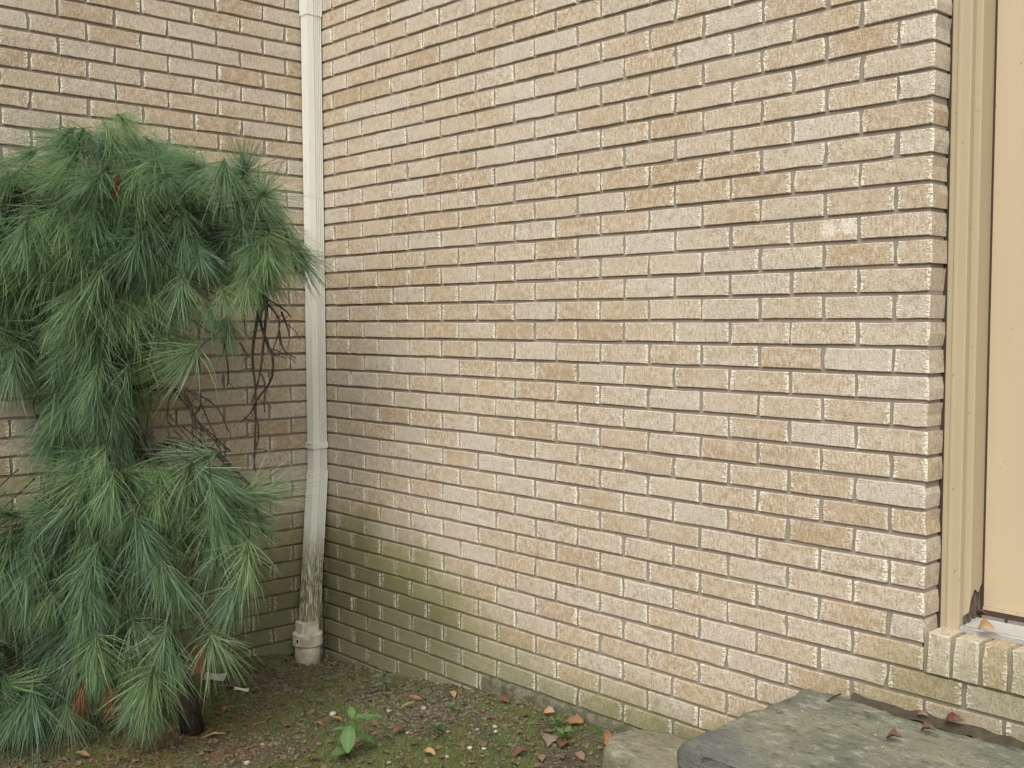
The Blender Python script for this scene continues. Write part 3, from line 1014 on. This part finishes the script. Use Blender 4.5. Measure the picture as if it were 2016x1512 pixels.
# ------------------------------------------------------------------ plants, leaves, stones on the soil
def leaf_material(name, lo, hi, rough=.7):
    t = NT(name)
    ux, uy, _ = t.xyz(t.uv('UVMap'))
    n = t.noise(t.obj(), 60, 4, .6)
    c = t.mix(n, lo, hi)
    vein = t.smooth(t.math('ABSOLUTE', ux), .09, .02)
    c = t.mix(t.math('MULTIPLY', vein, .35), c, tuple(min(1, v * 1.5) for v in hi))
    t.out(c, rough, t.bump(n, .3, .002), .25)
    tr = t.n('BsdfTranslucent'); t.set(tr.inputs[0], c)
    mx = t.n('MixShader'); mx.inputs[0].default_value = .2
    t.t.links.new(t.b.outputs[0], mx.inputs[1]); t.t.links.new(tr.outputs[0], mx.inputs[2])
    t.t.links.new(mx.outputs[0], t.t.nodes['Material Output'].inputs[0])
    return t.mat
def leaf_mesh(L, W, curl, seed, lobes=0, fold=.25):
    """leaf along +X from its stalk, with midrib fold and curl"""
    q = random.Random(seed)
    n = 9
    V, UV, Fc = [], [], []
    for i in range(n + 1):
        u = i / n
        w = W * math.sin(math.pi * min(1, u * .96 + .03)) ** .75 * (1 - .25 * u)
        if lobes:
            w *= .62 + .38 * abs(math.cos(u * math.pi * lobes + q.uniform(-.2, .2)))
        x = L * u
        zc = curl * L * (u * (u - 1) * -1.6) + q.gauss(0, .02) * L
        for sgn in (-1, -.5, 0, .5, 1):
            V.append((x, w / 2 * sgn * q.uniform(.93, 1.07), zc + abs(sgn) ** 1.3 * w * fold + q.gauss(0, .012) * W))
            UV.append((sgn, u))
    for i in range(n):
        for k in range(4):
            a = i * 5 + k
            Fc.append((a, a + 1, a + 6, a + 5))
    me = mesh('leaf', V, Fc, True)
    li = np.empty(len(me.loops), dtype=np.int32)
    me.loops.foreach_get('vertex_index', li)
    me.uv_layers.new(name='UVMap').data.foreach_set('uv', np.array(UV, dtype=np.float32)[li].ravel())
    return me
ML = {
    'orange': leaf_material('orange_leaf', (.18, .095, .042), (.31, .18, .085)),
    'tan': leaf_material('tan_leaf', (.28, .17, .09), (.46, .31, .17)),
    'red': leaf_material('red_leaf', (.105, .045, .030), (.19, .09, .062)),
    'brown': leaf_material('brown_leaf', (.085, .05, .03), (.17, .11, .07)),
    'grey': leaf_material('grey_leaf', (.15, .12, .095), (.28, .235, .19)),
    'pink': leaf_material('pink_leaf', (.20, .125, .09), (.28, .19, .14)),
    'olive': leaf_material('olive_leaf', (.12, .125, .06), (.22, .22, .12)),
}
LEAVES = [  # x, y, size, width, colour, lobes, label
    (.896, -.18, .050, .026, 'orange', 0, 'small orange leaf on bare soil, left of the cream and brown one'),
    (.997, -.091, .062, .036, 'tan', 0, 'cream and tan leaf lying close to the brick wall, above the moss'),
    (1.26, -.045, .056, .044, 'red', 2, 'dark reddish brown leaf against the foot of the brick wall'),
    (1.434, -.045, .046, .034, 'tan', 0, 'pale tan leaf tilted against the mortar ledge'),
    (1.578, -.04, .070, .052, 'orange', 2, 'pointed orange and tan leaf standing against the mossy wall foot'),
    (.779, -.445, .058, .022, 'orange', 0, 'narrow orange leaf beside the white pebble, above the tall weed'),
    (.748, -.497, .034, .020, 'orange', 0, 'tiny orange leaf scrap just left of the narrow orange leaf'),
    (.943, -.243, .064, .024, 'olive', 0, 'olive grey leaf flat on the stony patch'),
    (1.37, -.482, .060, .030, 'tan', 0, 'rolled light tan leaf on the moss at the bottom edge'),
    (1.624, -.199, .085, .060, 'grey', 3, 'large lobed grey brown oak leaf on the soil'),
    (1.776, -.095, .070, .034, 'orange', 2, 'ragged orange brown leaf next to the loose stone'),
    (1.786, -.05, .075, .055, 'grey', 2, 'curled grey leaf standing between wall and loose stone'),
    (1.774, -.213, .072, .030, 'pink', 0, 'pinkish brown leaf in front of the loose stone, bottom edge'),
    (1.607, -.305, .064, .034, 'red', 0, 'reddish leaf at the bottom edge, left of the oak leaf'),
    (1.698, -.306, .064, .030, 'pink', 0, 'dull pink leaf half out of the frame below the oak leaf'),
    (1.674, -.192, .052, .044, 'red', 0, 'round dark brown leaf just right of the oak leaf'),
    (1.065, -.591, .070, .045, 'red', 2, 'red brown leaf under the tall weed'),
    (1.128, -.419, .062, .044, 'brown', 0, 'dark brown leaf lying in the grass right of the tall weed'),
    (.153, -.546, .070, .030, 'brown', 0, 'brown leaf lying between pine and downspout beside the white sliver'),
    (.184, -.477, .042, .030, 'orange', 0, 'bright orange leaf behind the white sliver'),
    (.294, -.619, .045, .026, 'orange', 0, 'orange brown leaf right of the pine foot'),
    (.517, -.779, .085, .030, 'tan', 0, 'long tan leaf on needle litter by the pine foot'),
    (.132, -1.133, .048, .024, 'tan', 0, 'light tan leaf on the ground under the pine, far left'),
    (.343, -1.174, .060, .026, 'orange', 0, 'orange leaf under the pine at the bottom left edge'),
    (1.045, -.70, .056, .034, 'brown', 0, 'brown leaf left of the tall weed at the bottom edge'),
]
for i, (x, y, L, W, cl, lb, lab) in enumerate(LEAVES):
    o = add_obj('fallen_leaf', leaf_mesh(L, W, rng.uniform(.05, .3), 900 + i, lb, rng.uniform(.05, .35)), ML[cl])
    yaw = rng.uniform(0, 6.28)
    stand = 'against' in lab or 'standing' in lab
    o.location = (x - math.cos(yaw) * L / 2, y - math.sin(yaw) * L / 2 if not stand else y - .01, gh(x, y) + (.010 if not stand else .012))
    o.rotation_euler = (rng.uniform(-.25, .25) + (.7 if stand else 0), rng.uniform(-.25, .1), yaw if not stand else rng.uniform(-.3, .3))
    tag(o, lab, 'leaf', 'fallen leaves on the ground')
for x, y, z, L, W, cl, lb, lab in [(2.811, -.225, -.108, .038, .034, 'brown', 2, 'dark curled leaf in the middle of the stone step'), (2.837, -.112, -.112, .034, .030, 'brown', 0, 'flat brown leaf on the step nearer the wall'), (2.783, -.028, -.108, .032, .016, 'pink', 0, 'pale pink leaf scrap at the back edge of the step'), (2.86, -.022, -.106, .046, .030, 'red', 0, 'reddish leaf leaning on the wall at the back of the step'), (2.898, .060, .113, .044, .036, 'tan', 0, 'tan leaf caught on the door threshold'), (2.8445, .148, .128, .024, .017, 'red', 0, 'small reddish leaf tucked by the rotted frame foot')]:
    o = add_obj('fallen_leaf', leaf_mesh(L, W, .35, int(x * 1000), lb, .45), ML[cl])
    o.location = (x - L / 2, y, z)
    o.rotation_euler = (R(35) if 'lean' in lab or 'threshold' in lab or 'scrap' in lab else R(8), R(-12), rng.uniform(-.4, .6))
    tag(o, lab, 'leaf', 'fallen leaves on step and sill')

def pebble_mesh(seed, r):
    bm = bmesh.new()
    bmesh.ops.create_icosphere(bm, subdivisions=2, radius=r)
    for vv in bm.verts:
        vv.co *= 1 + noise.noise(vv.co / r * 1.3 + Vector((seed, 0, 0))) * .35
        vv.co.z *= .62; vv.co.x *= 1.2
    me = bpy.data.meshes.new('pebble'); bm.to_mesh(me); bm.free()
    me.polygons.foreach_set('use_smooth', [True] * len(me.polygons))
    return me
M_PW = plain('white_pebble', (.36, .34, .31), .85, .2, .3, 60, .5)
M_PG = plain('grey_pebble', (.24, .215, .185), .9, .2, .3, 60, .5)
PEB = [(.708, -.412, .019, 1, 'white pebble beside the narrow orange leaf'), (.82, -.015, .011, 0, 'pale pebble at the wall foot below the stained bricks'), (1.217, -.02, .011, 0, 'pale pebble against the wall near the dark red leaf'), (1.374, -.209, .012, 1, 'oval white pebble, upper of the group on the soil patch'), (1.418, -.245, .012, 1, 'white pebble just below the oval one'), (1.35, -.267, .010, 0, 'grey pebble left of the pair of white pebbles'), (1.432, -.367, .015, 1, 'larger white pebble low in the mossy patch'), (1.474, -.343, .012, 1, 'white pebble to the right of the larger white one'), (1.266, -.323, .012, 0, 'pale pebble on the green moss'), (1.159, -.408, .010, 1, 'tiny white pebble in the grass right of the tall weed'), (1.305, -.589, .013, 0, 'grey pebble at the bottom edge right of the weed'), (1.43, -.458, .010, 1, 'white pebble near the rolled tan leaf'), (.717, -.701, .012, 0, 'pale pebble between long tan leaf and weed'), (.877, -.847, .016, 1, 'pale pebble at the bottom edge left of the weed'), (.90, -.30, .016, 0, 'rounded grey pebble on the stony patch above the weed'), (1.0, -.22, .018, 0, 'flat grey pebble on the stony patch nearer the wall')]
for i, (x, y, r, wt, lab) in enumerate(PEB):
    o = add_obj('pebble', pebble_mesh(i * 3.1, r * .62), M_PW if wt else M_PG)
    o.location = (x, y, gh(x, y) + r * .3)
    o.rotation_euler = (0, 0, rng.uniform(0, 6))
    tag(o, lab, 'pebble', 'pebbles on the soil')
M_PAPER = plain('paper', (.46, .45, .41), .85, .2, .2, 30)
def scrap(x, y, w, d, lab, yaw, cat='paper', name='paper_scrap'):
    V, Fc = [], []
    n = 6
    for j in range(3):
        for i in range(n + 1):
            u = i / n
            V.append(((u - .5) * w, (j / 2 - .5) * d, .010 + .003 * math.sin(u * 5 + j) * w / .07 + (.006 if j == 2 else 0)))
    for j in range(2):
        for i in range(n):
            a = j * (n + 1) + i
            Fc.append((a, a + 1, a + n + 2, a + n + 1))
    me = mesh(name, V, Fc)
    o = add_obj(name, me, M_PAPER)
    md = o.modifiers.new('thickness', 'SOLIDIFY'); md.thickness = .0012
    o.location = (x, y, gh(x, y) + .004)
    o.rotation_euler = (R(14), 0, yaw)
    tag(o, lab, cat)
scrap(.075, -.55, .085, .040, 'crumpled white paper scrap behind the dead brown needles', .75)
scrap(.205, -.504, .062, .010, 'thin white sliver lying beside the orange leaf', .55)

# weeds
M_WD = leaf_material('weed_leaf', (.060, .125, .040), (.115, .20, .07), .55)
M_WB = leaf_material('seedling_leaf', (.075, .115, .075), (.12, .17, .115), .6)
M_WS = plain('weed_stem', (.10, .14, .05), .7)
def weed(name, label, base, stem_pts, leaves, mat, cat='weed'):
    x, y = base
    w = thing(name, label, cat, (x, y, gh(x, y)))
    m = MB()
    pts = sub([Vector(p) for p in stem_pts], 1)
    m.tube(pts, [.0035 - .002 * i / (len(pts) - 1) for i in range(len(pts))], 6)
    m.build('stem', M_WS, w, True)
    if name == 'weed': w.scale = (1.1, 1.1, .85)
    for i, (p, yaw, pitch, L, W) in enumerate(leaves):
        o = add_obj('leaf', leaf_mesh(L, W, .12, int(abs(x) * 997 + abs(y) * 613) + i * 17, 0, .16), mat, w)
        o.location = p
        o.rotation_euler = (rng.uniform(-.2, .2), -pitch, yaw)
    return w
A_ = math.atan2(.722, .692)      # direction along the picture plane, seen in plan
weed('weed', 'tall leafy green weed growing from the moss at the bottom edge', (1.14, -.62), [(0, 0, -.01), (.004, .004, .05), (-.002, .004, .10), (.004, .006, .15)],
     [((0, .004, .145), A_, .1, .095, .042), ((.002, .004, .15), A_ + 1.9, .6, .05, .026), ((0, 0, .105), A_ + 2.9, -.30, .085, .054), ((.002, 0, .085), A_ + .2, -.55, .085, .054), ((0, -.003, .12), A_ - 1.5, -.85, .095, .052), ((0, .002, .03), A_ - 2.2, .1, .08, .046), ((0, 0, .025), A_ - 2.9, -.1, .05, .03), ((0, 0, .10), A_ + 1.3, .3, .05, .03)], M_WD)
weed('seedling', 'bluish green seedling against the stained brick wall', (.685, -.17), [(0, 0, -.01), (.004, .002, .04), (-.003, .004, .08), (.004, .006, .105)],
     [((0, 0, .10), A_ + .4, .2, .035, .026), ((0, 0, .095), A_ + 2.7, .2, .036, .026), ((0, 0, .075), A_, -.1, .040, .026), ((0, 0, .07), A_ + 3.1, 0, .040, .028), ((0, 0, .05), A_ - .6, .1, .036, .026), ((0, 0, .045), A_ + 3.4, -.2, .034, .024), ((.0, 0, .085), A_ - 1.5, .1, .034, .026)], M_WB)
for (x, y, lab, n, L) in [(1.25, -.357, 'low green weed spreading on the moss in the middle', 9, .034), (1.658, -.163, 'star shaped green sprout beside the oak leaf', 7, .040), (1.552, -.10, 'dull green sprout close to the wall above the star shaped sprout', 7, .030), (1.16, -.22, 'clover like weed patch near the wall above the moss', 9, .028)]:
    lv = []
    for i in range(n):
        lv.append(((0, 0, .012 + .003 * i), i * 2.4, rng.uniform(.1, .8), L * rng.uniform(.7, 1.1), L * .42))
    weed('weed', lab, (x, y), [(0, 0, -.01), (.001, 0, .02), (0, .002, .012 + .003 * n)], lv, M_WD)

# uncountable ground cover
def scatter(n, xr, yr, dens=None):
    out = []
    while len(out) < n:
        x, y = rng.uniform(*xr), rng.uniform(*yr)
        if x < .01 or y > -.004:
            continue
        if dens is None or rng.random() < dens(x, y):
            out.append((x, y))
    return out
def moss_d(x, y):
    d = noise.noise((x * 3.2, y * 3.2, 7)) + .35
    d += .5 * math.exp(-(((x - 1.25) / .35) ** 2 + ((y + .42) / .2) ** 2))
    return max(0, min(1, d * .9))
V, Fc, UV = [], [], []
for x, y in scatter(26000, (.05, 2.0), (-1.5, -.01), moss_d):
    z = gh(x, y); h = rng.uniform(.004, .016) * (1.6 if rng.random() < .06 else 1); a = rng.uniform(0, 6.28); w = rng.uniform(.0008, .0018)
    lx, ly = rng.gauss(0, .5) * h, rng.gauss(0, .5) * h
    b = len(V)
    V += [(x + math.cos(a) * w, y + math.sin(a) * w, z - .002), (x - math.cos(a) * w, y - math.sin(a) * w, z - .002), (x + lx, y + ly, z + h)]
    Fc.append((b, b + 1, b + 2))
M_MOSS = plain('moss_blades', (.095, .135, .036), .8, .2, .6, 14)
o = add_obj('moss', mesh('moss', V, Fc), M_MOSS); o['kind'] = 'stuff'; o['label'] = 'short green moss and grass over the soil'
V, Fc = [], []
ico = bmesh.new(); bmesh.ops.create_icosphere(ico, subdivisions=1, radius=1)
iv = [v_.co.copy() for v_ in ico.verts]; ifc = [[v_.index for v_ in f_.verts] for f_ in ico.faces]; ico.free()
def stony(x, y):
    return .25 + .75 * math.exp(-(((x - 1.0) / .4) ** 2 + ((y + .2) / .16) ** 2)) + (.6 if x < .35 and y > -.45 else 0)
for x, y in scatter(6000, (.02, 2.0), (-1.4, -.008), stony):
    r = rng.uniform(.002, .0065) * (1.7 if rng.random() < .06 else 1)
    z = gh(x, y) + r * .25; b = len(V)
    sx, sy, sz = rng.uniform(.8, 1.4), rng.uniform(.8, 1.3), rng.uniform(.5, .9)
    for c in iv:
        k = r * rng.uniform(.8, 1.2)
        V.append((x + c.x * k * sx, y + c.y * k * sy, z + c.z * k * sz))
    Fc += [tuple(b + i for i in q) for q in ifc]
M_GRAV = plain('soil_crumbs', (.125, .108, .082), .95, .1, .75, 45)
o = add_obj('gravel', mesh('gravel', V, Fc), M_GRAV); o['kind'] = 'stuff'; o['label'] = 'loose soil crumbs and fine gravel'
V, Fc = [], []
for x, y in scatter(1500, (.05, 1.95), (-1.4, -.01), lambda x, y: .12 + .9 * math.exp(-(((x - .45) / .4) ** 2 + ((y + .95) / .35) ** 2))):
    a = rng.uniform(0, 6.28); L = rng.uniform(.03, .07); w = .0009
    c, s = math.cos(a), math.sin(a); b = len(V)
    for k in range(3):
        u = (k / 2 - .5) * L; bend = (k - 1) ** 2 * rng.uniform(-.004, .004)
        X, Y = x + c * u - s * bend, y + s * u + c * bend
        z = gh(X, Y) + rng.uniform(.003, .009)
        V += [(X - s * w, Y + c * w, z), (X + s * w, Y - c * w, z + .0006)]
    Fc += [(b, b + 1, b + 3, b + 2), (b + 2, b + 3, b + 5, b + 4)]
M_NL = plain('needle_litter_mat', (.17, .085, .04), .8, .2, .5, 12)
o = add_obj('needle_litter', mesh('needle_litter', V, Fc), M_NL); o['kind'] = 'stuff'; o['label'] = 'fallen brown pine needles on the soil'
V, Fc = [], []
for x, y in scatter(900, (.05, 1.95), (-1.4, -.01)):
    a = rng.uniform(0, 6.28); r = rng.uniform(.005, .020); z = gh(x, y) + .004; b = len(V)
    V.append((x, y, z + rng.uniform(0, .006)))
    for k in range(6):
        q = a + k * math.pi / 3; rr_ = r * rng.uniform(.5, 1.15)
        V.append((x + math.cos(q) * rr_, y + math.sin(q) * rr_ * .7, z + rng.uniform(-.002, .009)))
    Fc += [(b, b + 1 + k, b + 1 + (k + 1) % 6) for k in range(6)]
M_LL = plain('leaf_litter_mat', (.125, .088, .060), .85, .2, .8, 22)
o = add_obj('leaf_litter', mesh('leaf_litter', V, Fc), M_LL); o['kind'] = 'stuff'; o['label'] = 'crumbled brown leaf litter on the soil'
# dirt packed between slab and wall, twig on the slab
V, Fc = [], []
n = 50
for i in range(n + 1):
    x = 2.58 + i / n * .9
    for j, y in enumerate((-.036, -.022, -.008)):
        V.append((x, y, -.125 + (0, .012, .018)[j] + noise.noise((x * 20, y * 20, 2)) * .012))
for i in range(n):
    for j in range(2):
        a = i * 3 + j
        Fc.append((a, a + 3, a + 4, a + 1))
o = add_obj('packed_dirt', mesh('packed_dirt', V, Fc, True), plain('dirt', (.060, .052, .038), .95, .1, .6, 60, .8)); o['kind'] = 'stuff'; o['label'] = 'dark dirt packed behind the step slab'
m = MB(); m.tube([(2.556, -.10, -.109), (2.553, -.06, -.107), (2.551, -.028, -.109)], .0022, 5)
tag(m.build('twig', M_BARK, None, True), 'short dark twig lying on the step slab near its back corner', 'twig')
